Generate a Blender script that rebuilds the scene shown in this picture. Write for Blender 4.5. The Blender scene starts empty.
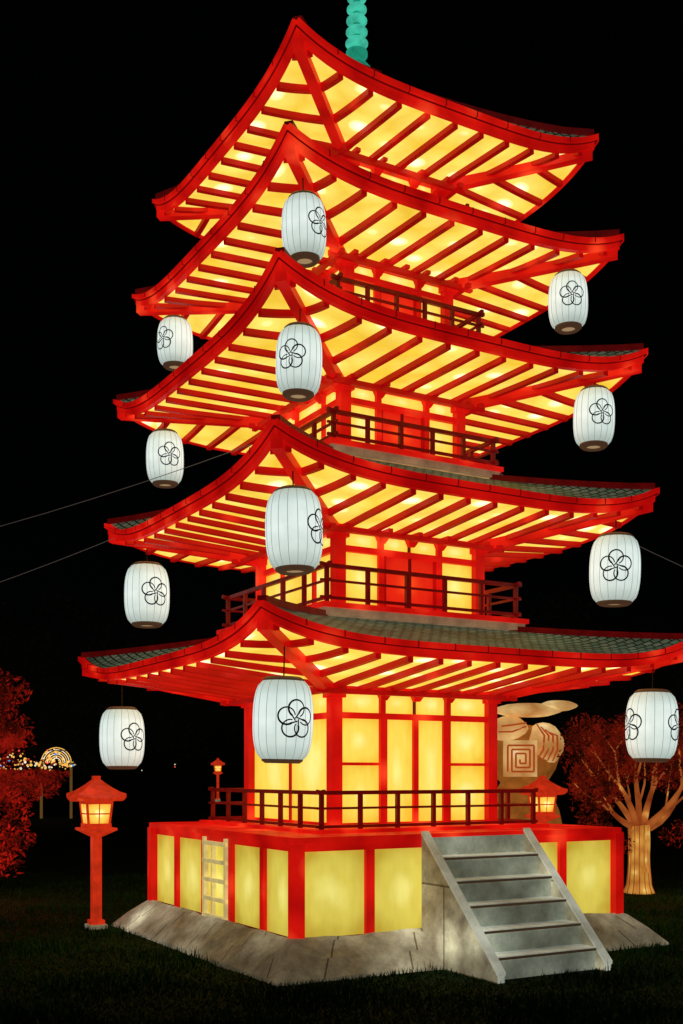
import bpy, math, random
import numpy as np
from mathutils import Vector, Matrix
random.seed(7); np.random.seed(7)
scene=bpy.context.scene
scene.view_settings.view_transform='Standard'
try: scene.view_settings.look='None'
except Exception: pass
scene.view_settings.exposure=0

# ---------------------------------------------------------------- materials
def new_mat(name):
    m=bpy.data.materials.new(name); m.use_nodes=True
    nt=m.node_tree; b=nt.nodes['Principled BSDF']
    b.inputs['Specular IOR Level'].default_value=.2
    try: m.cycles.emission_sampling='NONE'
    except Exception: pass
    return m,nt,b
def lightsource(m):
    try: m.cycles.emission_sampling='AUTO'
    except Exception: pass
def node(nt,t,**kw):
    n=nt.nodes.new(t)
    for k,v in kw.items(): setattr(n,k,v)
    return n
def ramp(nt,stops,interp='LINEAR'):
    r=nt.nodes.new('ShaderNodeValToRGB'); r.color_ramp.interpolation=interp
    e=r.color_ramp.elements
    while len(e)>1: e.remove(e[-1])
    e[0].position=stops[0][0]; e[0].color=(*stops[0][1],1)
    for p,c in stops[1:]:
        x=e.new(p); x.color=(*c,1)
    return r
def noise_fac(nt,scale,detail=3,coord='Object',rough=.6,stretch=None):
    tc=nt.nodes.new('ShaderNodeTexCoord'); n=nt.nodes.new('ShaderNodeTexNoise')
    n.inputs['Scale'].default_value=scale; n.inputs['Detail'].default_value=detail
    n.inputs['Roughness'].default_value=rough
    if stretch:
        mp=nt.nodes.new('ShaderNodeMapping'); mp.inputs['Scale'].default_value=stretch
        nt.links.new(tc.outputs[coord],mp.inputs[0]); nt.links.new(mp.outputs[0],n.inputs['Vector'])
    else: nt.links.new(tc.outputs[coord],n.inputs['Vector'])
    return n.outputs['Fac']
def mulcol(nt,a,b,fac=1.0):
    m=nt.nodes.new('ShaderNodeMix'); m.data_type='RGBA'; m.blend_type='MULTIPLY'
    m.inputs[0].default_value=fac
    nt.links.new(a,m.inputs[6]); nt.links.new(b,m.inputs[7]); return m.outputs[2]
def plain(name,col,rough=.6,em=None,es=0,noise=None):
    m,nt,b=new_mat(name)
    b.inputs['Base Color'].default_value=(*col,1); b.inputs['Roughness'].default_value=rough
    if noise:
        f=noise_fac(nt,noise,4)
        r=ramp(nt,[(.3,tuple(c*.6 for c in col)),(.7,tuple(min(1,c*1.3) for c in col))])
        nt.links.new(f,r.inputs[0]); nt.links.new(r.outputs[0],b.inputs['Base Color'])
    if em:
        b.inputs['Emission Color'].default_value=(*em,1); b.inputs['Emission Strength'].default_value=es
        if noise:
            r2=ramp(nt,[(.3,tuple(c*.65 for c in em)),(.7,tuple(c*1.25 for c in em))])
            nt.links.new(f,r2.inputs[0]); nt.links.new(r2.outputs[0],b.inputs['Emission Color'])
    return m
def panel_mat(name,centre,mid,edge,strength,base=(.34,.28,.06)):
    """stretched silk over a frame, lit by a bulb behind the middle (UV 0..1 on each panel)"""
    m,nt,b=new_mat(name)
    b.inputs['Base Color'].default_value=(*base,1); b.inputs['Roughness'].default_value=.45
    tc=nt.nodes.new('ShaderNodeTexCoord')
    mp=nt.nodes.new('ShaderNodeMapping'); mp.inputs['Location'].default_value=(-.5,-.5,0)
    nt.links.new(tc.outputs['UV'],mp.inputs[0])
    ln=node(nt,'ShaderNodeVectorMath',operation='LENGTH'); nt.links.new(mp.outputs[0],ln.inputs[0])
    nf=noise_fac(nt,2.3,2)
    ma=node(nt,'ShaderNodeMath',operation='MULTIPLY_ADD'); ma.inputs[1].default_value=.5; ma.inputs[2].default_value=-.23
    nt.links.new(nf,ma.inputs[0])
    ad=node(nt,'ShaderNodeMath',operation='ADD'); nt.links.new(ln.outputs['Value'],ad.inputs[0]); nt.links.new(ma.outputs[0],ad.inputs[1])
    r=ramp(nt,[(0,centre),(.32,mid),(.72,edge)],'EASE'); nt.links.new(ad.outputs[0],r.inputs[0])
    sf=noise_fac(nt,14,4,stretch=(1,1,.25)); r2=ramp(nt,[(.3,(.90,.88,.84)),(.65,(1,1,1))]); nt.links.new(sf,r2.inputs[0])
    nt.links.new(mulcol(nt,r.outputs[0],r2.outputs[0]),b.inputs['Emission Color'])
    b.inputs['Emission Strength'].default_value=strength
    return m
def bulb_mat(name,hot,mid,edge,strength,scale=2.4,base=(.30,.25,.05),dim=(.72,.66,.6),hr=.10,mr=.24):
    """cloth with rows of bulbs behind it"""
    m,nt,b=new_mat(name)
    b.inputs['Base Color'].default_value=(*base,1); b.inputs['Roughness'].default_value=.5
    tc=nt.nodes.new('ShaderNodeTexCoord'); v=nt.nodes.new('ShaderNodeTexVoronoi'); v.feature='F1'
    v.inputs['Scale'].default_value=scale; v.inputs['Randomness'].default_value=.8
    nt.links.new(tc.outputs['Object'],v.inputs['Vector'])
    r=ramp(nt,[(0,hot),(hr,hot),(mr,mid),(.8,edge)]); nt.links.new(v.outputs['Distance'],r.inputs[0])
    nf=noise_fac(nt,3,3); r2=ramp(nt,[(.3,dim),(.62,(1,1,1))]); nt.links.new(nf,r2.inputs[0])
    nt.links.new(mulcol(nt,r.outputs[0],r2.outputs[0]),b.inputs['Emission Color'])
    b.inputs['Emission Strength'].default_value=strength
    return m
def stone_mat(name,c1,c2,es,scale=1.0,brick=True,glow=((1.8,1.85,1.65),(.46,.46,.42),(.12,.12,.11)),vs=1.5):
    m,nt,b=new_mat(name)
    f=noise_fac(nt,6,6,rough=.7); r=ramp(nt,[(.3,c1),(.7,c2)]); nt.links.new(f,r.inputs[0])
    col=r.outputs[0]
    if brick:
        tc=nt.nodes.new('ShaderNodeTexCoord'); bk=nt.nodes.new('ShaderNodeTexBrick')
        bk.inputs['Scale'].default_value=scale; bk.inputs['Brick Width'].default_value=.9; bk.inputs['Row Height'].default_value=.75
        bk.inputs['Mortar Size'].default_value=.010
        bk.inputs['Color1'].default_value=(1,1,1,1); bk.inputs['Color2'].default_value=(.82,.84,.8,1); bk.inputs['Mortar'].default_value=(.35,.32,.26,1)
        nt.links.new(tc.outputs['UV'],bk.inputs['Vector']); col=mulcol(nt,col,bk.outputs['Color'])
    nt.links.new(col,b.inputs['Base Color']); b.inputs['Roughness'].default_value=.7
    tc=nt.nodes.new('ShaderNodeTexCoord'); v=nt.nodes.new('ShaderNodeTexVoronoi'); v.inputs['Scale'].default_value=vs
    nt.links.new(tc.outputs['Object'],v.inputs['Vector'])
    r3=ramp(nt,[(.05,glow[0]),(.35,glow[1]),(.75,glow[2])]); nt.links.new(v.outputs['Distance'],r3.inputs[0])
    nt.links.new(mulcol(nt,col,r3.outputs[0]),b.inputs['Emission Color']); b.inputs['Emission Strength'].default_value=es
    bp=nt.nodes.new('ShaderNodeBump'); bp.inputs['Strength'].default_value=.5; bp.inputs['Distance'].default_value=.02
    nt.links.new(f,bp.inputs['Height']); nt.links.new(bp.outputs[0],b.inputs['Normal'])
    return m

YEL=panel_mat('yellow_silk',(1.03,.93,.28),(.95,.73,.10),(.82,.50,.03),1.0)
YELB=panel_mat('pale_yellow_silk',(.92,.82,.21),(.72,.60,.09),(.48,.34,.03),.98)
SOF=bulb_mat('soffit_silk',(1.7,1.6,.9),(1.03,.84,.16),(.92,.62,.05),1.04,2.4,dim=(.88,.82,.74),hr=.12,mr=.27)
RED=bulb_mat('red_silk',(1.15,.07,.02),(.74,.008,.004),(.42,.002,.002),.86,1.9,(.36,.002,.002),hr=.06,mr=.3)
REDB=bulb_mat('rafter_red_silk',(.80,.02,.008),(.46,.003,.003),(.27,.0015,.0015),.74,1.9,(.36,.002,.002))
DOOR=panel_mat('red_door_silk',(1.0,.07,.01),(.75,.02,.006),(.5,.006,.004),.9,(.4,.01,.005))
DRED=plain('dark_red_paint',(.18,.005,.005),.4,(.085,.002,.002),.6,noise=6)
SEAM=plain('seam_tape',(.12,.004,.004),.6,(.12,.002,.002),.6)
DECK=plain('deck_cloth',(.34,.26,.18),.6,(.30,.17,.09),.6,noise=5)
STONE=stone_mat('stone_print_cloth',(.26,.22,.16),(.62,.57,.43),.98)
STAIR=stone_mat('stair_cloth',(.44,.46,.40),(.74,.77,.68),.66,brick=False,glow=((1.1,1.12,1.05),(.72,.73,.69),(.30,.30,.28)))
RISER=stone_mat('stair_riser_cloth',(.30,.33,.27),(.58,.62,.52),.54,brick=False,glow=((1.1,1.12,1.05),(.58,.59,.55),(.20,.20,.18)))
NOSE=plain('stair_edge',(.16,.10,.06),.7,(.05,.028,.014),.6)
for m in (YEL,YELB,SOF,DOOR): lightsource(m)

def tile_mat():
    m,nt,b=new_mat('green_grey_tiles')
    tc=nt.nodes.new('ShaderNodeTexCoord'); bk=nt.nodes.new('ShaderNodeTexBrick')
    bk.inputs['Scale'].default_value=1; bk.inputs['Brick Width'].default_value=.11; bk.inputs['Row Height'].default_value=.075
    bk.inputs['Mortar Size'].default_value=.010
    bk.inputs['Color1'].default_value=(.055,.11,.07,1); bk.inputs['Color2'].default_value=(.13,.17,.11,1); bk.inputs['Mortar'].default_value=(.012,.018,.012,1)
    nt.links.new(tc.outputs['UV'],bk.inputs['Vector'])
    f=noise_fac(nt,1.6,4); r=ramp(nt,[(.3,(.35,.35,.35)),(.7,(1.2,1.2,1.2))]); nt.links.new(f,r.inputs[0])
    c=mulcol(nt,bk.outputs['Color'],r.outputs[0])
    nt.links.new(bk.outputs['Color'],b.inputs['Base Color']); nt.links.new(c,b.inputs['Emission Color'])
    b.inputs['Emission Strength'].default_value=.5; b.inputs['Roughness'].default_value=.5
    return m
TILE=tile_mat()

# ---------------------------------------------------------------- mesh builder
class MB:
    def __init__(s): s.v=[];s.f=[];s.uv=[];s.mi=[];s.mats=[]
    def m(s,mat):
        if mat not in s.mats: s.mats.append(mat)
        return s.mats.index(mat)
    def face(s,pts,mat,uv=None):
        i=len(s.v); s.v+= [tuple(p) for p in pts]; s.f.append(tuple(range(i,i+len(pts))))
        s.mi.append(s.m(mat))
        if uv is None: uv=[(0,0),(1,0),(1,1),(0,1)] if len(pts)==4 else [(p[0],p[1]) for p in pts]
        s.uv.append(uv)
    def hexa(s,c,mat):
        for q in ((3,2,1,0),(4,5,6,7),(0,1,5,4),(1,2,6,5),(2,3,7,6),(3,0,4,7)):
            s.face([c[k] for k in q],mat)
    def box(s,x0,x1,y0,y1,z0,z1,mat,M=None):
        c=[Vector(p) for p in ((x0,y0,z0),(x1,y0,z0),(x1,y1,z0),(x0,y1,z0),(x0,y0,z1),(x1,y0,z1),(x1,y1,z1),(x0,y1,z1))]
        if M is not None: c=[M@p for p in c]
        s.hexa(c,mat)
    def sweep(s,pts,w,h,mat,M=None,w2=None,h2=None):
        pts=[Vector(p) for p in pts]
        secs=[]
        n=len(pts)
        for i,p in enumerate(pts):
            d=(pts[min(i+1,n-1)]-pts[max(i-1,0)]); d.z=0; d.normalize()
            side=Vector((-d.y,d.x,0))
            t=i/(n-1); ww=w+((w2 if w2 else w)-w)*t; hh=h+((h2 if h2 else h)-h)*t
            c=[p-side*ww/2-Vector((0,0,hh/2)),p+side*ww/2-Vector((0,0,hh/2)),p+side*ww/2+Vector((0,0,hh/2)),p-side*ww/2+Vector((0,0,hh/2))]
            if M is not None: c=[M@q for q in c]
            secs.append(c)
        for a,b in zip(secs[:-1],secs[1:]):
            for k in range(4):
                l=(k+1)%4
                s.face([a[k],a[l],b[l],b[k]],mat)
        s.face(secs[0][::-1],mat); s.face(secs[-1],mat)
    def tube(s,pts,radii,mat,n=8,cap=True):
        pts=[Vector(p) for p in pts]; secs=[]
        for i,p in enumerate(pts):
            d=(pts[min(i+1,len(pts)-1)]-pts[max(i-1,0)]).normalized()
            a=d.cross(Vector((.13,.97,.2))).normalized(); b=d.cross(a)
            secs.append([p+(a*math.cos(2*math.pi*k/n)+b*math.sin(2*math.pi*k/n))*radii[i] for k in range(n)])
        for i,(a,b) in enumerate(zip(secs[:-1],secs[1:])):
            for k in range(n):
                l=(k+1)%n
                s.face([a[k],a[l],b[l],b[k]],mat,[(k/n,i),((k+1)/n,i),((k+1)/n,i+1),(k/n,i+1)])
        if cap: s.face(secs[0][::-1],mat); s.face(secs[-1],mat)
    def lathe(s,prof,mat,cx=0,cy=0,n=24,sq=None):
        for (r0,z0),(r1,z1) in zip(prof[:-1],prof[1:]):
            for k in range(n):
                a0=2*math.pi*k/n; a1=2*math.pi*(k+1)/n
                P=lambda r,a,z:(cx+r*math.cos(a),cy+r*math.sin(a),z)
                s.face([P(r0,a0,z0),P(r0,a1,z0),P(r1,a1,z1),P(r1,a0,z1)],mat,[(k/n,z0),((k+1)/n,z0),((k+1)/n,z1),(k/n,z1)])
    def obj(s,name,parent=None,smooth=False,merge=False,loc=None):
        me=bpy.data.meshes.new(name); me.from_pydata(s.v,[],s.f)
        for m in s.mats: me.materials.append(m)
        me.polygons.foreach_set('material_index',s.mi)
        ul=me.uv_layers.new(name='UVMap'); flat=[c for f in s.uv for p in f for c in p]
        ul.data.foreach_set('uv',flat)
        if smooth: me.polygons.foreach_set('use_smooth',[True]*len(s.f))
        me.update()
        if merge:
            import bmesh
            bm=bmesh.new(); bm.from_mesh(me); bmesh.ops.remove_doubles(bm,verts=bm.verts,dist=1e-4); bm.to_mesh(me); bm.free()
        o=bpy.data.objects.new(name,me); scene.collection.objects.link(o)
        if parent: o.parent=parent
        if loc: o.location=loc
        return o
def empty(name,loc=(0,0,0),rz=0):
    e=bpy.data.objects.new(name,None); scene.collection.objects.link(e); e.location=loc; e.rotation_euler=(0,0,rz); return e

RZ=[Matrix.Rotation(math.radians(90*k),4,'Z') for k in range(4)]   # side k=0: front (local -y); 3: left (local -x)

# ---------------------------------------------------------------- PAGODA
pg=empty('pagoda',(.28,12.15,0),math.radians(30))
#        r    tip   zmid  p    a(body) zs    deck_next  rin  
roofs=[(2.40,3.14,2.90,4.5,.955,2.62,3.28,1.12),
       (2.16,4.69,4.43,4.0,.858,4.22,4.90,.98),
       (2.08,6.13,5.85,4.0,.713,5.75,6.28,.85),
       (1.91,7.33,7.10,4.0,.62,7.05,7.52,.72),
       (1.73,8.40,8.16,4.0,.56,8.13,9.35,.10)]
ROFF=(-.040,-.005,0)
FH=.125
def build_roof(i,r,tip,zm,p,a,zs,zt,rin):
    ez=lambda t: zm+(tip-zm)*min(1,abs(t))**p
    def zsoff(X,d):
        k=max(0,(d-a)/(r-a)); return zs+(ez(X/d)-FH+.01-zs)*k
    tiles=MB(); sof=MB(); raf=MB(); fas=MB()
    NT=28
    ts=[-1+2*j/NT for j in range(NT+1)]
    ts=[math.copysign(abs(t)**.8,t) for t in ts]
    for M in RZ:
        ks=[0,.2,.4,.6,.8,1]; ai=a-.09
        for j in range(NT):
            for q in range(5):
                def P(t,k):
                    d=ai+(r-.02-ai)*k; X=t*d
                    return M@Vector((X,-d,zsoff(X,d)))
                sof.face([P(ts[j],ks[q]),P(ts[j],ks[q+1]),P(ts[j+1],ks[q+1]),P(ts[j+1],ks[q])],SOF)
        NK=8
        for j in range(NT):
            for q in range(NK):
                def P(t,k):
                    d=r+(rin-r)*k; X=t*d
                    z=ez(t)+(zt-ez(t))*(k**1.25)
                    return M@Vector((X,-d,z))
                def U(t,k):
                    d=r+(rin-r)*k; return (t*d,d)
                k0,k1=q/NK,(q+1)/NK
                tiles.face([P(ts[j],k0),P(ts[j+1],k0),P(ts[j+1],k1),P(ts[j],k1)],TILE,[U(ts[j],k0),U(ts[j+1],k0),U(ts[j+1],k1),U(ts[j],k1)])
        fas.sweep([(t*r,-r+.0,ez(t)-FH+.038) for t in ts],.06,.075,RED,M)
        fas.sweep([(t*(r+.025),-r-.025,ez(t)-.022) for t in ts],.085,.05,RED,M)
        n=int(2*r/.36)
        for j in range(1,n):
            t=-1+2*(j+random.uniform(-.06,.06))/n; z=ez(t)
            fas.box(t*r-.005,t*r+.005,-r-.071,-r-.02,z-.049,z+.005,SEAM,M)
        fas.sweep([(t*(r+.034),-r-.034,ez(t)-.052) for t in ts],.012,.010,SEAM,M)
        n=int(round(2*r/.335)); 
        for j in range(n+1):
            X=-r+.14+(2*r-.28)*j/n+random.uniform(-.008,.008)
            d0=max(a,abs(X)); d1=r-.03
            if d1-d0<.1: continue
            pts=[]; jz=random.uniform(-.004,.004)
            for q in range(7):
                d=d0+(d1-d0)*q/6; pts.append((X,-d,zsoff(X,d)-.022+jz))
            raf.sweep(pts,.056,.06,REDB,M)
        db=a+.16
        zb=lambda X:zsoff(X,db)
        raf.sweep([(-db-.1,-db,zb(0)-.075),(db+.1,-db,zb(0)-.075)],.05,.05,REDB,M)
    for k in range(4):
        M=RZ[k]@Matrix.Rotation(math.radians(-45),4,'Z')
        pts=[]
        for q in range(11):
            d=a*.98+(r-a*.98)*q/10; pts.append((0,-d*math.sqrt(2),zsoff(d,d)-.05))
        raf.sweep(pts,.10,.12,RED,M)
        pts=[]
        for q in range(9):
            kk=q/8; d=r+(rin-r)*kk; pts.append((0,-d*math.sqrt(2)+(-.02 if q==0 else 0),tip+(zt-tip)*kk**1.25+.018))
        tiles.sweep(pts,.08,.06,DRED,M)
    if i==4:
        tiles.box(-.14,.14,-.14,.14,9.3,9.45,DRED)
    sof.obj(f'roof_{i+1}_soffit_panels',pg,loc=ROFF); raf.obj(f'roof_{i+1}_rafters',pg,loc=ROFF)
    fas.obj(f'roof_{i+1}_eave_fascia',pg,loc=ROFF); tiles.obj(f'roof_{i+1}_tiles',pg,loc=ROFF)
for i,R in enumerate(roofs): build_roof(i,*R)

def wall(mb,M,a,z0,z1,zl,front,level):
    pw=.055
    def pan(x0,x1,za,zb,mat,dy=0):
        mb.face([M@Vector((x0,-a+.02-dy,za)),M@Vector((x1,-a+.02-dy,za)),M@Vector((x1,-a+.02-dy,zb)),M@Vector((x0,-a+.02-dy,zb))],mat)
    def bx(x0,x1,za,zb,y0=.03,y1=.0,mat=RED):
        mb.box(x0,x1,-a-y0,-a+.05+y1,za,zb,mat,M)
    mb.face([M@Vector((-a,-a+.04,z0)),M@Vector((a,-a+.04,z0)),M@Vector((a,-a+.04,z1)),M@Vector((-a,-a+.04,z1))],DRED)
    xs=[-a+pw,-a*.42,a*.42,a-pw]
    for q in range(3):
        if q==1 and a>.8:
            pan(xs[1],-.02,zl,z1,YEL); pan(.02,xs[2],zl,z1,YEL)
        else: pan(xs[q],xs[q+1],zl,z1,YEL)
    if front:
        if level==0:
            zm=1.86
            for x0,x1 in ((xs[0],xs[1]),(xs[2],xs[3])):
                pan(x0,x1,z0+.05,zm,YEL); pan(x0,x1,zm,zl,YEL); bx(x0+.001,x1-.001,zm-.015,zm+.015,.012)
            pan(xs[1],-.02,z0+.05,zl,YEL); pan(.02,xs[2],z0+.05,zl,YEL)
            bx(-.028,.028,z0+.04,zl,.02); bx(xs[1]+.03,xs[1]+.055,z0+.04,zl-.02,.012); bx(xs[2]-.055,xs[2]-.03,z0+.04,zl-.02,.012)
        else:
            pan(xs[0],xs[1],z0+.05,zl,YEL); pan(xs[2],xs[3],z0+.05,zl,YEL); pan(xs[1],xs[2],z0+.05,zl,DOOR)
            bx(-.012,.012,z0+.04,zl,.005,0,DRED); 
            for sx in(-1,1): bx(sx*a*.36-.012,sx*a*.36+.012,z0+.04,zl,.01,0,REDB)
        for x in xs[1:3]: bx(x-.03,x+.03,z0,z1,.022)
    else:
        pan(xs[0],0,z0+.05,zl,YEL); pan(0,xs[3],z0+.05,zl,YEL)
        if level>0:
            for x in xs[1:3]: bx(x-.02,x+.02,z0,z1,.018)
        else:
            bx(-.012,.012,z0,zl,.006,0,REDB)
            for x in xs[1:3]: bx(x-.03,x+.03,zl,z1,.022)
    bx(-a,a,z0,z0+.06,.027); bx(-a,a,zl-.03,zl+.03,.032); bx(-a,a,z1-.05,z1+.01,.037)
    for x in (-a*.42,0,a*.42) if a>.8 else (-a*.42,a*.42):
        h=.07
        c=[(x-.035,-a-.04,z1-h-.05),(x+.035,-a-.04,z1-h-.05),(x+.035,-a,z1-h-.05),(x-.035,-a,z1-h-.05),
           (x-.07,-a-.08,z1-.052),(x+.07,-a-.08,z1-.052),(x+.07,-a,z1-.052),(x-.07,-a,z1-.052)]
        mb.hexa([M@Vector(q) for q in c],RED)
    for x in (-a,-a*.42,0,a*.42,a):
        mb.box(x-.025,x+.025,-a-.2,-a+.0,z1-.045,z1+.0,REDB,M)
floors=[1.215,3.40,5.03,6.38,7.60]
lint=[2.34,4.01,5.55,6.87,7.97]
for i in range(5):
    r,tip,zm,p,a,zs,_,_=roofs[i]
    mb=MB()
    for k,M in enumerate(RZ): wall(mb,M,a,floors[i],zs,lint[i],k in(0,2),i)
    for sx in(-1,1):
        for sy in(-1,1):
            mb.box(sx*a-.058,sx*a+.058,sy*a-.058,sy*a+.058,floors[i],zs+.02,RED)
            mb.box(sx*a-.085,sx*a+.085,sy*a-.085,sy*a+.085,zs-.11,zs-.04,RED)
    mb.obj(f'storey_{i+1}_walls',pg)
def railing(r,z0,z1,name,n,ext=.13):
    mb=MB()
    for M in RZ:
        for zc,w in ((z1-.018,.038),(z0+(z1-z0)*.58,.022),(z0+.055,.028)):
            mb.sweep([(-r-ext,-r,zc+ (.012 if zc>z1-.03 else 0)),(-r,-r,zc),(r,-r,zc),(r+ext,-r,zc+(.012 if zc>z1-.03 else 0))],w,w,DRED,M)
        for j in range(n):
            x=-r+2*r*j/n
            mb.box(x-.018,x+.018,-r-.020,-r+.020,z0,z1-.03,DRED,M)
    mb.obj(name,pg)
railing(1.28,1.205,1.60,'railing_1',6,.05)
for i,(r,zb,zt,rd) in enumerate([(1.15,3.40,3.78,1.25),(.98,5.03,5.33,1.06),(.87,6.38,6.70,.94),(.76,7.60,7.85,.80)]):
    mb=MB()
    mb.box(-rd+.03,rd-.03,-rd+.03,rd-.03,zb-.12,zb-.05,DECK); mb.box(-rd,rd,-rd,rd,zb-.048,zb,RED)
    mb.obj(f'balcony_{i+2}_deck',pg)
    railing(r,zb,zt,f'railing_{i+2}',5,.07)

X0,X1,Y0,Y1=-1.85,1.93,-1.85,1.70
base=MB()
base.box(X0+.05,X1-.05,Y0+.05,Y1-.05,.2,1.10,DRED)
base.box(X0-.03,X1+.03,Y0-.03,Y1+.03,1.15,1.203,RED)
base.box(X0-.0,X1+.0,Y0-.0,Y1+.0,1.075,1.148,RED)
base.box(-1.40,1.40,-1.40,1.40,1.203,1.235,RED)
def bpan(axis,u0,u1,z0=.31,z1=1.075,mat=None,off=.035):
    mat=mat or YELB
    if axis=='f': pts=[(u0,Y0+off,z0),(u1,Y0+off,z0),(u1,Y0+off,z1),(u0,Y0+off,z1)]
    else: pts=[(X0+off,u1,z0),(X0+off,u0,z0),(X0+off,u0,z1),(X0+off,u1,z1)]
    base.face(pts,mat)
fx=[X0+v for v in (0,.76,1.52,2.28,3.04,3.78)]
for q in range(5):
    bpan('f',fx[q]+.04,fx[q+1]-.04)
    base.face([(fx[q+1]-.04,Y1-.035,.31),(fx[q]+.04,Y1-.035,.31),(fx[q]+.04,Y1-.035,1.075),(fx[q+1]-.04,Y1-.035,1.075)],YELB)
for x in fx[1:5]:
    base.box(x-.045,x+.045,Y0-.005,Y0+.06,.25,1.076,RED); base.box(x-.045,x+.045,Y1-.06,Y1+.005,.25,1.076,RED)
fy=[Y0+v for v in (0,.68,1.39,2.07,2.83,3.55)]
for q in range(5):
    bpan('l',fy[q]+.04,fy[q+1]-.04)
    base.face([(X1-.035,fy[q]+.04,.31),(X1-.035,fy[q+1]-.04,.31),(X1-.035,fy[q+1]-.04,1.075),(X1-.035,fy[q]+.04,1.075)],YELB)
for y in fy[1:5]:
    base.box(X0-.005,X0+.06,y-.04,y+.04,.25,1.076,RED); base.box(X1-.06,X1+.005,y-.04,y+.04,.25,1.076,RED)
for x in (X0,X1):
    for y in (Y0,Y1):
        base.box(x-.045 if x<0 else x-.065,x+.065 if x<0 else x+.045,y-.045 if y<0 else y-.065,y+.065 if y<0 else y+.045,.25,1.149,RED)
CREAM=plain('cream_lattice',(.6,.5,.25),.5,(.62,.50,.19),.75,noise=5)
y0,y1=fy[2]+.05,fy[3]-.05
base.box(X0-.03,X0+.02,y0,y0+.045,.3,1.12,CREAM); base.box(X0-.03,X0+.02,y1-.045,y1,.3,1.12,CREAM)
ym=(y0+y1)/2; base.box(X0-.02,X0+.02,ym+.06,ym+.09,.3,1.08,CREAM)
for z in (.32,.50,.69,.88,1.06): base.box(X0-.034,X0+.02,y0,y1,z-.02,z+.02,CREAM)
base.obj('base_platform',pg)
sk=MB(); o=.38
def ring(off,z): return [(X0-off,Y0-off,z),(X1+off,Y0-off,z),(X1+off,Y1+off,z),(X0-off,Y1+off,z)]
prof=[(0.03,.325),(.07,.30),(.22,.17),(.36,.03),(.40,-.05)]
for (o0,z0),(o1,z1) in zip(prof[:-1],prof[1:]):
    A=ring(o1,z1);B=ring(o0,z0)
    for k in range(4):
        l=(k+1)%4
        N=24
        for j in range(N):
            s0,s1=j/N,(j+1)/N
            L=(Vector(A[l])-Vector(A[k])).length
            a0=Vector(A[k]).lerp(Vector(A[l]),s0);a1=Vector(A[k]).lerp(Vector(A[l]),s1)
            b0=Vector(B[k]).lerp(Vector(B[l]),s0);b1=Vector(B[k]).lerp(Vector(B[l]),s1)
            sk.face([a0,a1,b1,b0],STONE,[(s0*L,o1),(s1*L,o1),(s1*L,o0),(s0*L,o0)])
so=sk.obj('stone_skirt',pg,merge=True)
tx=bpy.data.textures.new('rock','CLOUDS'); tx.noise_scale=.35
md=so.modifiers.new('d','DISPLACE'); md.texture=tx; md.strength=.07; md.mid_level=.5
st=MB(); sx0,sx1=-.56,.72; run=1.00; yb=Y0-.045
for k in range(5):
    z=1.2-.2*(k+1)+.0; ya=yb-run*k/5; yc=yb-run*(k+1)/5
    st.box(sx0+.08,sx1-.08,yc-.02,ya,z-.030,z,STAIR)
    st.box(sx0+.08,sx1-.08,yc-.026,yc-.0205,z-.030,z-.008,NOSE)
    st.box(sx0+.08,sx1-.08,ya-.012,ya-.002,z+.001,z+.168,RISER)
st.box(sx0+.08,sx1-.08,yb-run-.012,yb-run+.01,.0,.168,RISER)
for xa,xb in((sx0,sx0+.075),(sx1-.075,sx1)):
    P=[(yb-run-.13,-.05),(yb,-.05),(yb,1.20),(yb-.02,1.20),(yb-run-.13,.06)]
    L=[Vector((xa,y,z)) for y,z in P]; R=[Vector((xb,y,z)) for y,z in P]
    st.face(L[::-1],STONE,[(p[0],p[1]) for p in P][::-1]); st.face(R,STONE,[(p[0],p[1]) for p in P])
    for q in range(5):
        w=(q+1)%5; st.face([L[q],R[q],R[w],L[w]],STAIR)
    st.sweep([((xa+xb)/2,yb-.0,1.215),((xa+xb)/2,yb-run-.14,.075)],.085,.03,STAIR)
st.obj('stairs',pg)

JADE=plain('jade_silk',(.05,.25,.18),.4,(.012,.24,.15),1.0,noise=9)
JADE2=plain('jade_light_silk',(.06,.25,.18),.4,(.05,.46,.32),1.0,noise=9)
sp=MB()
SX,SY=-.095,.06
pr=[(.16,9.4),(.17,9.5),(.12,9.56),(.07,9.6),(.12,9.66),(.12,9.7),(.05,9.74)]
sp.lathe(pr,JADE,SX,SY,20)
z=9.76
for q in range(11):
    R=.125-.005*q
    sp.lathe([(.045,z),(R*.8,z+.005),(R,z+.03),(R,z+.045),(R*.75,z+.075),(.045,z+.08)],JADE2,SX,SY,20)
    sp.lathe([(.045,z+.078),(.045,z+.125)],JADE,SX,SY,12)
    z+=.125
sp.lathe([(.04,z),(.1,z+.12),(.06,z+.3),(.09,z+.38),(.05,z+.5),(0,z+.62)],JADE2,SX,SY,16)
sp.obj('spire',pg,smooth=True)

# ---------------------------------------------------------------- paper lanterns
def lantern_mat():
    m,nt,b=new_mat('white_lantern_silk')
    b.inputs['Base Color'].default_value=(.5,.52,.48,1); b.inputs['Roughness'].default_value=.6
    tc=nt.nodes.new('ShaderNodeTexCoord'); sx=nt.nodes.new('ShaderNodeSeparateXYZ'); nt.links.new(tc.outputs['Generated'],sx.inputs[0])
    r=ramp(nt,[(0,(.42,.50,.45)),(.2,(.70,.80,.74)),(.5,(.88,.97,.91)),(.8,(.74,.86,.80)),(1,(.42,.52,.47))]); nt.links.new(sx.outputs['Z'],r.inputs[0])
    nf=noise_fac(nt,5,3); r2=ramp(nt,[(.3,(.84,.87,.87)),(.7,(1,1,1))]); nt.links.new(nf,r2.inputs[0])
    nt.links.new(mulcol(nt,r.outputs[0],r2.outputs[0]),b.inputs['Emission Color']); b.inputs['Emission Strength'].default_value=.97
    return m
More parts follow.
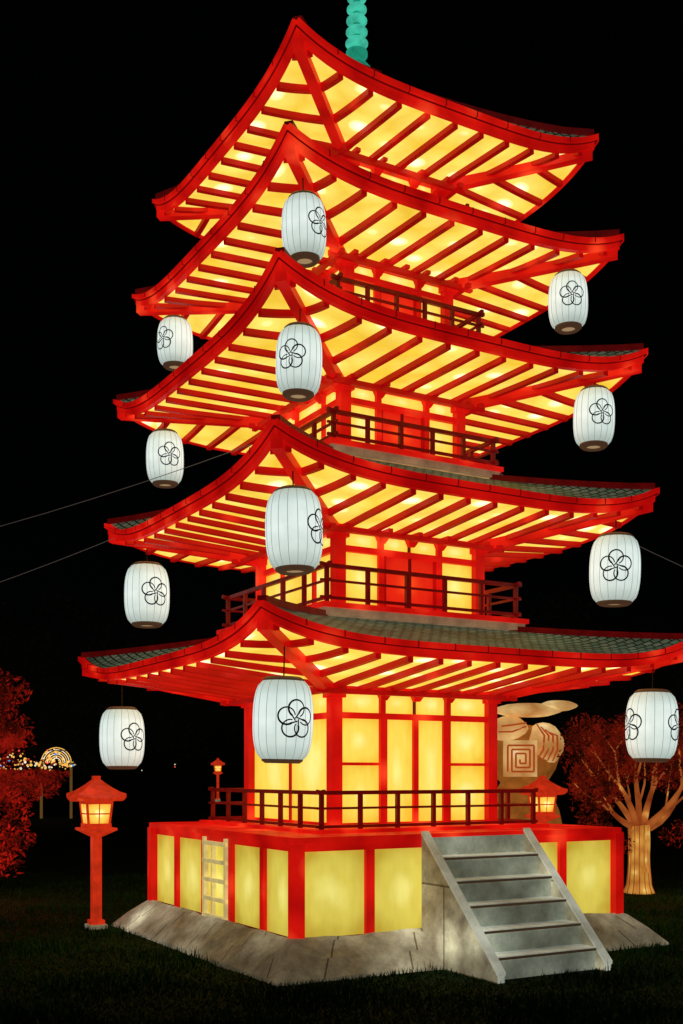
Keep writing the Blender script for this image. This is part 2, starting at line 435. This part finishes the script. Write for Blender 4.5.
LAN=lantern_mat(); RIB=plain('lantern_rib',(.15,.18,.17),.6,(.22,.28,.26),.9); CAP=plain('lantern_cap',(.10,.055,.03),.5,(.07,.035,.018),.7)
lightsource(LAN)
INK=plain('black_ink',(.004,.01,.009),.6)
BULB=plain('lantern_opening',(.3,.25,.15),.5,(.35,.24,.12),.9)
SB=plain('cord',(.05,.05,.05),.7)
def build_lantern(x,y,z,w,h,phis,ztop):
    e=empty('paper_lantern',(x,y,z)); e.rotation_euler=(math.radians(random.uniform(-1.3,1.3)),math.radians(random.uniform(-1.3,1.3)),0)
    R=w/2; H=h*.86/2
    def rad(t):
        return R*(0.70+.30*(1-abs(t)**2.6)**.6)
    n=18
    body=MB(); NZ=16
    for q in range(NZ):
        t0=-1+2*q/NZ;t1=-1+2*(q+1)/NZ
        for k in range(n*4):
            def P(kk,t):
                ang=2*math.pi*kk/(n*4); s=1-.018*abs(math.cos(ang*n/2))**6
                r=rad(t)*s
                return (r*math.cos(ang),r*math.sin(ang),H*t)
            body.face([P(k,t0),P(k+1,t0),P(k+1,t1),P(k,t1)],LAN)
    body.obj('paper_body',e,smooth=True,merge=True)
    ribs=MB()
    for k in range(n):
        ang=2*math.pi*k/n
        ribs.tube([((rad(-1+q/8)*.986)*math.cos(ang),(rad(-1+q/8)*.986)*math.sin(ang),H*(-1+q/8)) for q in range(17)],[.0026]*17,RIB,4)
    ribs.obj('ribs',e)
    cap=MB()
    for s in(-1,1):
        r=R*.60
        cap.lathe([(r*.62,s*(H-.01)),(r*1.14,s*(H-.012)),(r*1.14,s*(H+.015)),(r*.95,s*(H+.035)),(r*.6,s*(H+.035)),(r*.6,s*(H-.01))],CAP,n=28)
    cap.lathe([(0.001,H+.037),(R*.57,H+.02)],CAP,n=20)
    cap.tube([(0,0,H+.03),(0,0,ztop-z)],[.006,.006],SB,6)
    cap.obj('caps_and_cord',e)
    op=MB(); op.lathe([(0.001,-H-.015),(R*.36,-H-.017)],BULB,n=20); op.obj('bulb_opening',e)
    crest=MB(); sc=R/.255
    base=math.atan2(-y,-x)
    for ph in phis:
        a0=base+math.radians(ph)
        def M(u,v,off=.004):
            t=v/H; rr=rad(t)*1.0+off; ang=a0+u/R
            return (rr*math.cos(ang),rr*math.sin(ang),v)
        for k in range(5):
            c=2*math.pi*k/5+math.pi/2; cr=.090*sc; pr_=.071*sc
            cx,cy=cr*math.cos(c),cr*math.sin(c)
            N=26; st_=c+math.pi*.80; sw=-math.pi*1.66
            seq=[]
            for q in range(N+1):
                f=q/N; an=st_+sw*f; seq.append((cx+pr_*math.cos(an),cy+pr_*math.sin(an),.0108*sc*(1-.4*f)))
            tail=[(seq[0][0]*(1-f)+ .016*sc*math.cos(c+2.2)*f, seq[0][1]*(1-f)+.016*sc*math.sin(c+2.2)*f,.0075*sc) for f in (1,.66,.33)]
            seq=tail+seq
            for p0,p1 in zip(seq[:-1],seq[1:]):
                d=Vector((p1[0]-p0[0],p1[1]-p0[1])); 
                if d.length<1e-6: continue
                d.normalize(); nn=Vector((-d.y,d.x)); wd=p0[2]*.8; e2=d*.002
                q=[(p0[0]-e2.x+nn.x*wd,p0[1]-e2.y+nn.y*wd),(p0[0]-e2.x-nn.x*wd,p0[1]-e2.y-nn.y*wd),(p1[0]+e2.x-nn.x*wd,p1[1]+e2.y-nn.y*wd),(p1[0]+e2.x+nn.x*wd,p1[1]+e2.y+nn.y*wd)]
                crest.face([M(*pp) for pp in q][::-1],INK)
    crest.obj('flower_crest',e)
def loc(cn,r):
    c=Vector((.28,12.15))
    d={'n':Vector((-.366,-1.366)),'l':Vector((-1.366,.366)),'r':Vector((1.366,-.366))}[cn]
    return c+d*r
L=[('n',2.108,2.21,.51,.76,[26,206],0),('l',2.084,2.18,.52,.76,[33,213],0),('r',2.135,2.255,.53,.78,[-58,72],0),
   ('n',1.889,3.865,.50,.76,[63,243],1),('l',1.86,3.84,.52,.77,[23,203],1),('r',1.874,3.878,.52,.77,[2,182],1),
   ('n',1.786,5.38,.41,.64,[-20,160],2),('l',1.70,5.41,.43,.65,[15,195],2),('r',1.724,5.47,.425,.64,[23,203],2),
   ('n',1.68,6.62,.40,.60,[47,227],3),('l',1.611,6.73,.41,.58,[-42,138],3),('r',1.536,6.715,.41,.61,[12,192],3)]
for cn,r,z,w,h,ph,ri in L:
    p=loc(cn,r); R_=roofs[ri]; k=(r-R_[4])/(R_[0]-R_[4]); zt=R_[5]+(R_[1]-FH-R_[5])*k-.06
    build_lantern(p.x,p.y,z,w,h,ph,max(zt,z+h*.5))

# ---------------------------------------------------------------- garden lanterns (toro)
TORO=plain('toro_red',(.4,.02,.008),.5,(.60,.030,.007),.72,noise=6)
GLOW=panel_mat('toro_window',(1.5,1.2,.45),(1.0,.62,.09),(.7,.25,.015),1.1)
def toro(x,y,rz,s=1.0,z0=0):
    e=empty('garden_lantern',(x,y,z0),rz); e.scale=(s*.80,s*.80,s)
    m=MB()
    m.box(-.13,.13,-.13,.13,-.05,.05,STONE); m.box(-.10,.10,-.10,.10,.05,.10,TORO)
    m.box(-.065,.065,-.065,.065,.10,1.06,TORO)
    m.hexa([Vector(p) for p in ((-.08,-.08,1.05),(.08,-.08,1.05),(.08,.08,1.05),(-.08,.08,1.05),(-.23,-.23,1.12),(.23,-.23,1.12),(.23,.23,1.12),(-.23,.23,1.12))],TORO)
    m.box(-.24,.24,-.24,.24,1.121,1.15,TORO)
    for M in RZ:
        m.face([M@Vector(p) for p in ((-.15,-.15,1.2),(.15,-.15,1.2),(.18,-.18,1.44),(-.18,-.18,1.44))],GLOW)
        m.box(-.17,.17,-.175,-.14,1.151,1.20,TORO,M); m.box(-.19,.19,-.19,-.16,1.42,1.46,TORO,M)
        m.sweep([(0,-.153,1.2),(0,-.183,1.44)],.015,.015,TORO,M); 
        m.sweep([(-.16,-.16,1.31),(.16,-.16,1.31)],.02,.015,TORO,M)
        m.hexa([M@Vector(p) for p in ((.135,-.165,1.2),(.165,-.165,1.2),(.165,-.135,1.2),(.135,-.135,1.2),(.165,-.195,1.44),(.195,-.195,1.44),(.195,-.165,1.44),(.165,-.165,1.44))],TORO)
        for j in range(8):
            for q in range(4):
                def P(t,k):
                    d=.34+( .05-.34)*k; zz=1.49+.05*abs(t)**3*(1-k)+.21*k**1.3
                    return M@Vector((t*d,-d,zz))
                t0=-1+j/4;t1=-1+(j+1)/4
                m.face([P(t0,q/4),P(t1,q/4),P(t1,(q+1)/4),P(t0,(q+1)/4)],TORO)
            m.face([M@Vector((t1*.34,-.34,1.45+.05*abs(t1)**3)),M@Vector((t0*.34,-.34,1.45+.05*abs(t0)**3)),M@Vector((t0*.15,-.15,1.455)),M@Vector((t1*.15,-.15,1.455))],TORO)
            m.face([M@Vector((t0*.34,-.34,1.45+.05*abs(t0)**3)),M@Vector((t1*.34,-.34,1.45+.05*abs(t1)**3)),M@Vector((t1*.34,-.34,1.49+.05*abs(t1)**3)),M@Vector((t0*.34,-.34,1.49+.05*abs(t0)**3))],TORO)
    m.box(-.05,.05,-.05,.05,1.69,1.74,TORO)
    m.obj('lantern_post_and_housing',e)
    return e
toro(-2.80,12.6,math.radians(28))
toro(3.02,16.6,math.radians(20))
toro(-5.6,50,math.radians(10),1.1,.6)

# ---------------------------------------------------------------- ground + grass
def ground():
    m,nt,b=new_mat('grass_ground')
    f=noise_fac(nt,3,5); r=ramp(nt,[(.35,(.004,.020,.006)),(.65,(.014,.042,.013))]); nt.links.new(f,r.inputs[0])
    nt.links.new(r.outputs[0],b.inputs['Base Color']); b.inputs['Roughness'].default_value=.95
    mb=MB(); mb.face([(-400,-50,0),(400,-50,0),(400,600,0),(-400,600,0)],m); mb.obj('ground')
ground()
def mesh_np(name,V,nper,mat,parent=None):
    n=len(V)//nper; me=bpy.data.meshes.new(name)
    me.vertices.add(len(V)); me.vertices.foreach_set('co',V.astype(np.float32).ravel())
    me.loops.add(len(V)); me.loops.foreach_set('vertex_index',np.arange(len(V),dtype=np.int32))
    me.polygons.add(n); me.polygons.foreach_set('loop_start',np.arange(0,len(V),nper,dtype=np.int32)); me.polygons.foreach_set('loop_total',np.full(n,nper,dtype=np.int32))
    me.materials.append(mat); me.update(calc_edges=True)
    o=bpy.data.objects.new(name,me); scene.collection.objects.link(o)
    if parent: o.parent=parent
    return o
N=130000
gy=7.3+ (np.random.rand(N)**1.5)*12; gx=(np.random.rand(N)-.5)*gy*.80
c30,s30=math.cos(math.radians(30)),math.sin(math.radians(30))
lx=(gx-.28)*c30+(gy-12.15)*s30; ly=-(gx-.28)*s30+(gy-12.15)*c30
keep=~((lx>X0-.36)&(lx<X1+.36)&(ly>Y0-.36)&(ly<Y1+.36)); keep&=~((lx>sx0)&(lx<sx1)&(ly>-3.0)&(ly<0))
gx,gy=gx[keep],gy[keep]; N=len(gx)
patch=.6+.5*np.sin(gx*2.1+gy*1.3)*np.sin(gy*2.7-gx)
hh=(.025+.05*np.random.rand(N)+.05*(np.random.rand(N)>.95))*patch.clip(.4,1.2); an=np.random.rand(N)*math.pi; wd=.004+.004*np.random.rand(N)
V=np.zeros((N,3,3)); V[:,0,0]=gx-np.cos(an)*wd;V[:,0,1]=gy-np.sin(an)*wd
V[:,1,0]=gx+np.cos(an)*wd;V[:,1,1]=gy+np.sin(an)*wd
V[:,2,0]=gx+(np.random.rand(N)-.5)*.06;V[:,2,1]=gy+(np.random.rand(N)-.5)*.06;V[:,2,2]=hh
GR,nt,b=new_mat('grass_blades'); f=noise_fac(nt,1.2,3); r=ramp(nt,[(.3,(.005,.05,.014)),(.7,(.02,.12,.035))]); nt.links.new(f,r.inputs[0]); nt.links.new(r.outputs[0],b.inputs['Base Color']); b.inputs['Roughness'].default_value=.8
mesh_np('grass',V.reshape(-1,3),3,GR)

# ---------------------------------------------------------------- trees
def leaves(centres,radii,n,size,squash=.7,gap=None):
    idx=np.random.randint(0,len(centres),n); C=np.array(centres)[idx]; R=np.array(radii)[idx]
    d=np.random.normal(size=(n,3)); d/=np.linalg.norm(d,axis=1)[:,None]; rr=np.random.rand(n)**.45
    P=C+d*rr[:,None]*R[:,None]*np.array([1,1,squash])
    if gap is not None:
        k=~((P[:,2]>gap[0])&(P[:,2]<gap[1])&(np.random.rand(n)<.93)&(P[:,0]>gap[2])); P=P[k]; n=len(P)
    a=np.random.normal(size=(n,3)); a/=np.linalg.norm(a,axis=1)[:,None]; b_=np.cross(a,np.random.normal(size=(n,3))); b_/=np.linalg.norm(b_,axis=1)[:,None]
    s=size*(.5+np.random.rand(n))[:,None]
    V=np.stack([P-a*s*.9,P-b_*s*.35,P+a*s*1.1,P+b_*s*.35],axis=1)
    return V.reshape(-1,3)
def leaf_mat(name,c1,c2,em=0,sc=4):
    m,nt,b=new_mat(name); f=noise_fac(nt,sc,4); r=ramp(nt,[(.40,c1),(.66,c2)]); nt.links.new(f,r.inputs[0])
    nt.links.new(r.outputs[0],b.inputs['Base Color']); b.inputs['Roughness'].default_value=.7; b.inputs['Specular IOR Level'].default_value=.05
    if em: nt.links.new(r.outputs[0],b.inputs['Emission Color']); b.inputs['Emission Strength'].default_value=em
    return m
RLEAF=leaf_mat('red_maple_leaves',(.035,.004,.002),(.50,.018,.008),.40,3)  # leaf colour also emits, standing in for red lamplight on the leaves
RLEAF2=leaf_mat('russet_maple_leaves',(.025,.005,.002),(.36,.022,.008),.30,4)  # weaker emission paints lamplight into these leaves too
def branchy(mb,p,d,L,rad,depth,ends,mat,spread=.7,up=.15):
    pts=[p];rs=[rad]; q=Vector(p); dd=Vector(d).normalized()
    for k in range(4):
        dd=(dd+Vector((random.uniform(-1,1),random.uniform(-1,1),random.uniform(-.5,.8)))*.18+Vector((0,0,up*.3))).normalized()
        q=q+dd*L/4; pts.append(q.copy()); rs.append(rad*(1-.13*(k+1)))
    mb.tube(pts,rs,mat,7)
    if depth==0: ends.append(tuple(q)); ends.append(tuple(pts[2])); return
    for k in range(3 if depth>1 else 2):
        nd=(dd+Vector((random.uniform(-1,1),random.uniform(-1,1),random.uniform(-.4,.6)))*spread).normalized()
        branchy(mb,q if k<2 else pts[2+random.randint(0,1)],nd,L*random.uniform(.6,.8),rs[-1]*.72,depth-1,ends,mat,spread,up)
BARK=bulb_mat('glowing_bark_silk',(1.0,.72,.20),(.75,.40,.07),(.40,.13,.02),.8,4.5,(.3,.15,.05))
BR2=bulb_mat('glowing_branch_silk',(1.0,.45,.09),(.55,.16,.03),(.22,.035,.008),.7,3,(.2,.06,.02))
e=empty('maple_tree',(4.42,16.4,0))
mb=MB()
base_pts=[(0,0,-.05),(.0,0,.12),(.0,0,.4),(.02,0,.75),(.0,0,1.0)]; mb.tube(base_pts,[.24,.18,.155,.145,.16],BARK,14)
for k in range(14):
    a=2*math.pi*k/14
    mb.tube([(math.cos(a)*r_,math.sin(a)*r_,z_) for r_,z_ in((.242,-.03),(.183,.12),(.157,.4),(.149,.75),(.16,1.0))],[.007]*5,BR2,4)
ends=[]
for d,L_ in (((-.8,-.2,.5),.55),((-.5,-.3,.9),.75),((.1,0,1.2),.8),((.8,-.2,.6),.9),((.5,.4,.9),.9),((-.4,.5,.7),.7),((.9,.2,.2),.8)):
    branchy(mb,Vector((0,0,.92)),Vector(d),L_,.060,2,ends,BR2,.6)
mb.obj('trunk_and_branches',e,smooth=True)
ec=[q for q in ends if q[0]>-.85]+[(-.75,-.3,1.0),(-.55,-.5,.75),(.5,-.5,.9),(.9,-.4,1.3),(-.6,-.3,1.5),(-.5,-.3,1.9),(.2,-.3,2.1),(.6,-.3,1.9),(-.8,-.3,.7),(-.75,-.2,1.25)]
mesh_np('leaves',leaves(ec,[.34]*len(ec),19000,.038),4,RLEAF2,e)
e=empty('maple_tree',(-5.35,16,0)); mb=MB(); ends=[]
WOOD=plain('dark_bark',(.05,.02,.015),.8,noise=8)
mb.tube([(0,0,-.05),(.02,0,.3),(0,0,.7)],[.11,.09,.08],WOOD,10)
for d in ((-.6,0,1),(.6,-.2,.8),(.1,.3,1.3),(.3,-.4,.5),(-.3,-.4,.6),(.7,.2,.4)):
    branchy(mb,Vector((0,0,.65)),Vector(d),.75,.05,2,ends,WOOD,.8,.3)
mb.obj('trunk_and_branches',e)
ec=ends+[(.2,0,.6),(.35,-.2,.9),(0,-.2,.5),(.3,-.3,2.5),(.45,-.2,2.8),(.2,0,3.1),(.1,-.2,.35),(.6,-.2,1.2),(.5,-.2,.5),(.6,-.3,2.45),(.55,-.1,3.0),(.7,-.2,1.5),(.65,-.2,.85)]
mesh_np('leaves',leaves(ec,[.36]*len(ec),21000,.042,gap=(1.82,2.15,-.2)),4,RLEAF,e)
DT=leaf_mat('dark_foliage',(.012,.015,.010),(.05,.05,.03),.022)  # faint emission painted into the foliage in place of moonlight
C=[];R=[]
for k in range(40):
    x=random.uniform(-36,40); y=random.uniform(56,80); hgt=random.uniform(5,11)*(1.35 if x<-8 else 1)
    for q in range(9):
        C.append((x+random.uniform(-2.5,2.5),y+random.uniform(-1,1),hgt*random.uniform(.2,1))); R.append(random.uniform(1.1,2.3))
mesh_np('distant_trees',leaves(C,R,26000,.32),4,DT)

# ---------------------------------------------------------------- festival things in the distance
cols=[('green',(.04,.6,.2)),('blue',(.08,.3,.8)),('gold',(.9,.5,.10)),('white',(.9,.8,.6)),('red',(.9,.08,.05))]
CM=[plain('bulb_'+n,c,.5,c,1.0) for n,c in cols]
sl=MB()
def ball(mb,c,r,mat):
    prof=[(max(.001,r*math.sin(math.pi*q/5)),c[2]-r*math.cos(math.pi*q/5)) for q in range(6)]
    mb.lathe(prof,mat,c[0],c[1],6)
for k in range(230):
    x=random.uniform(-15.5,-10.7); u=random.random()
    mt=CM[0] if (x<-13.4 and u<.5) else (CM[2] if u<.72 else CM[3] if u<.86 else CM[4] if u<.94 else CM[1])
    ball(sl,(x,44+random.uniform(-1,1),2.15+random.uniform(-.3,.65)*abs(math.sin(x*2.3))),random.uniform(.02,.06),mt)
sl.tube([(-15.6,44,.0),(-15.6,44,2.9),(-10.6,44,2.7),(-10.6,44,.0)],[.02]*4,WOOD,5)
for k in range(6):
    ball(sl,(random.uniform(-10.2,-6.8),47+random.uniform(-1,1),random.uniform(1.9,2.6)),random.uniform(.018,.03),random.choice(CM[2:]))
sl.obj('string_lights')
ar=MB(); LEG=plain('arch_leg',(.2,.12,.05),.6,(.25,.12,.03),.4)
for q in range(6):
    rr=.18+.085*q
    ar.tube([(-11.5+rr*math.cos(a),44.5,2.25+rr*math.sin(a)) for a in [math.pi*j/16 for j in range(17)]],[.018]*17,CM[2 if q%2 else 3],5)
for s in(-1,1): ar.box(-11.5+s*.6-.03,-11.5+s*.6+.03,44.4,44.6,0,2.25,LEG)
ar.obj('light_arch')

# cream lantern sculpture to the right rear: boxy plaque with a square spiral, draped folds and a flaring top
CRM=bulb_mat('cream_silk',(1.05,.85,.45),(.84,.56,.22),(.50,.22,.06),.8,2.2,(.5,.4,.25))
ORL=plain('orange_outline',(.3,.07,.02),.5,(.36,.06,.012),.8)
SHD=plain('ochre_cloth',(.25,.12,.03),.5,(.26,.08,.012),.8,noise=4)
e=empty('cloud_lantern_sculpture',(3.42,20,0)); mb=MB()
def lump(cx,cy,cz,rx,ry,rz_,mat,n=18):
    for i_ in range(10):
        for k in range(n):
            def P(i,kk):
                th=math.pi*i/10; a=2*math.pi*kk/n; w=1+.07*math.sin(3*a+cx*5)+.05*math.sin(5*th)
                return (cx+rx*w*math.sin(th)*math.cos(a),cy+ry*w*math.sin(th)*math.sin(a),cz-rz_*math.cos(th))
            mb.face([P(i_,k),P(i_,k+1),P(i_+1,k+1),P(i_+1,k)],mat)
lump(-.1,.1,.8,.7,.45,1.0,SHD); lump(-.1,.05,2.05,.62,.36,.62,SHD); lump(.22,-.05,2.3,.36,.34,.40,CRM); lump(-.38,-.02,2.58,.34,.30,.24,CRM)
lump(-.05,-.05,2.92,.62,.3,.13,CRM); lump(.48,-.05,3.0,.34,.2,.10,CRM)
def spiral(cx,cz,y,s,w):
    x0,x1,z0,z1=cx-s,cx+s,cz-s,cz+s; st_=w*2.1
    P=[(x0,z0)]
    while x1-x0>st_ and z1-z0>st_:
        P+=[(x0,z1),(x1,z1),(x1,z0),(x0+st_,z0)]; x0+=st_;z1-=st_;x1-=st_;z0+=st_; P.append((x0,z0))
    for a,b in zip(P[:-1],P[1:]):
        mb.tube([(a[0],y,a[1]),(b[0],y,b[1])],[w/2]*2,ORL,4)
mb.box(-.56,.02,-.60,-.45,1.72,2.36,CRM); spiral(-.27,2.04,-.61,.23,.034)
for q in range(4):   # raised folds following the drape
    mb.tube([(.05+.08*q,-.36+.02*q,2.66-.05*q),(.18+.08*q,-.40+.02*q,2.45),(.16+.09*q,-.40+.03*q,2.2),(.05+.10*q,-.36+.03*q,2.0)],[.012,.02,.02,.012],ORL,5)
for q in range(2):
    mb.tube([(-.62+.06*q,-.28,2.52+.1*q),(-.38,-.34,2.52+.12*q),(-.12,-.28,2.62+.06*q)],[.016]*3,ORL,5)
mb.obj('cloth_body',e,smooth=False)

CB=plain('steel_cable',(.25,.25,.25),.5,(.08,.07,.06),.5)
for A,B in (((-.96,11.6,5.22),(-7.2,14.9,4.5)),((-1.83,12.5,4.75),(-7.2,14.6,3.5)),((1.66,11.8,4.99),(6.5,13.9,3.5))):
    A=Vector(A);B=Vector(B); mb=MB()
    mb.tube([A.lerp(B,t/10)-Vector((0,0,.12*(1-(t/5-1)**2))) for t in range(11)],[.004]*11,CB,5); mb.obj('cable')

def pt(name,loc_,e,col,r=.08):
    l=bpy.data.lights.new(name,'POINT'); l.energy=e; l.color=col; l.shadow_soft_size=r
    o=bpy.data.objects.new(name,l); scene.collection.objects.link(o); o.location=loc_
pt('garden_lamp',(-4.7,14.9,.8),20,(1,.16,.08)); pt('garden_lamp',(4.6,15.2,.7),9,(1,.25,.10))

w=bpy.data.worlds.new('World'); scene.world=w; w.use_nodes=True; nt=w.node_tree
bg=nt.nodes['Background']; sky=nt.nodes.new('ShaderNodeTexSky'); sky.sky_type='NISHITA'; sky.sun_disc=False
sky.sun_elevation=math.radians(8); sky.sun_rotation=math.radians(160)
nt.links.new(sky.outputs[0],bg.inputs[0]); bg.inputs[1].default_value=.0001
s=bpy.data.lights.new('moon','SUN'); s.energy=.02; s.angle=math.radians(.5); s.color=(.8,1,.95)
so_=bpy.data.objects.new('moon',s); scene.collection.objects.link(so_); so_.rotation_euler=(math.radians(55),0,math.radians(-20))
cam=bpy.data.cameras.new('camera'); co=bpy.data.objects.new('camera',cam); scene.collection.objects.link(co)
co.location=(0,0,1.75); co.rotation_euler=(math.radians(90),0,0)
cam.sensor_fit='VERTICAL'; cam.sensor_height=36; cam.lens=1104/1024*36; cam.shift_y=263/1024
cam.clip_end=2000; cam.clip_start=.05
scene.camera=co
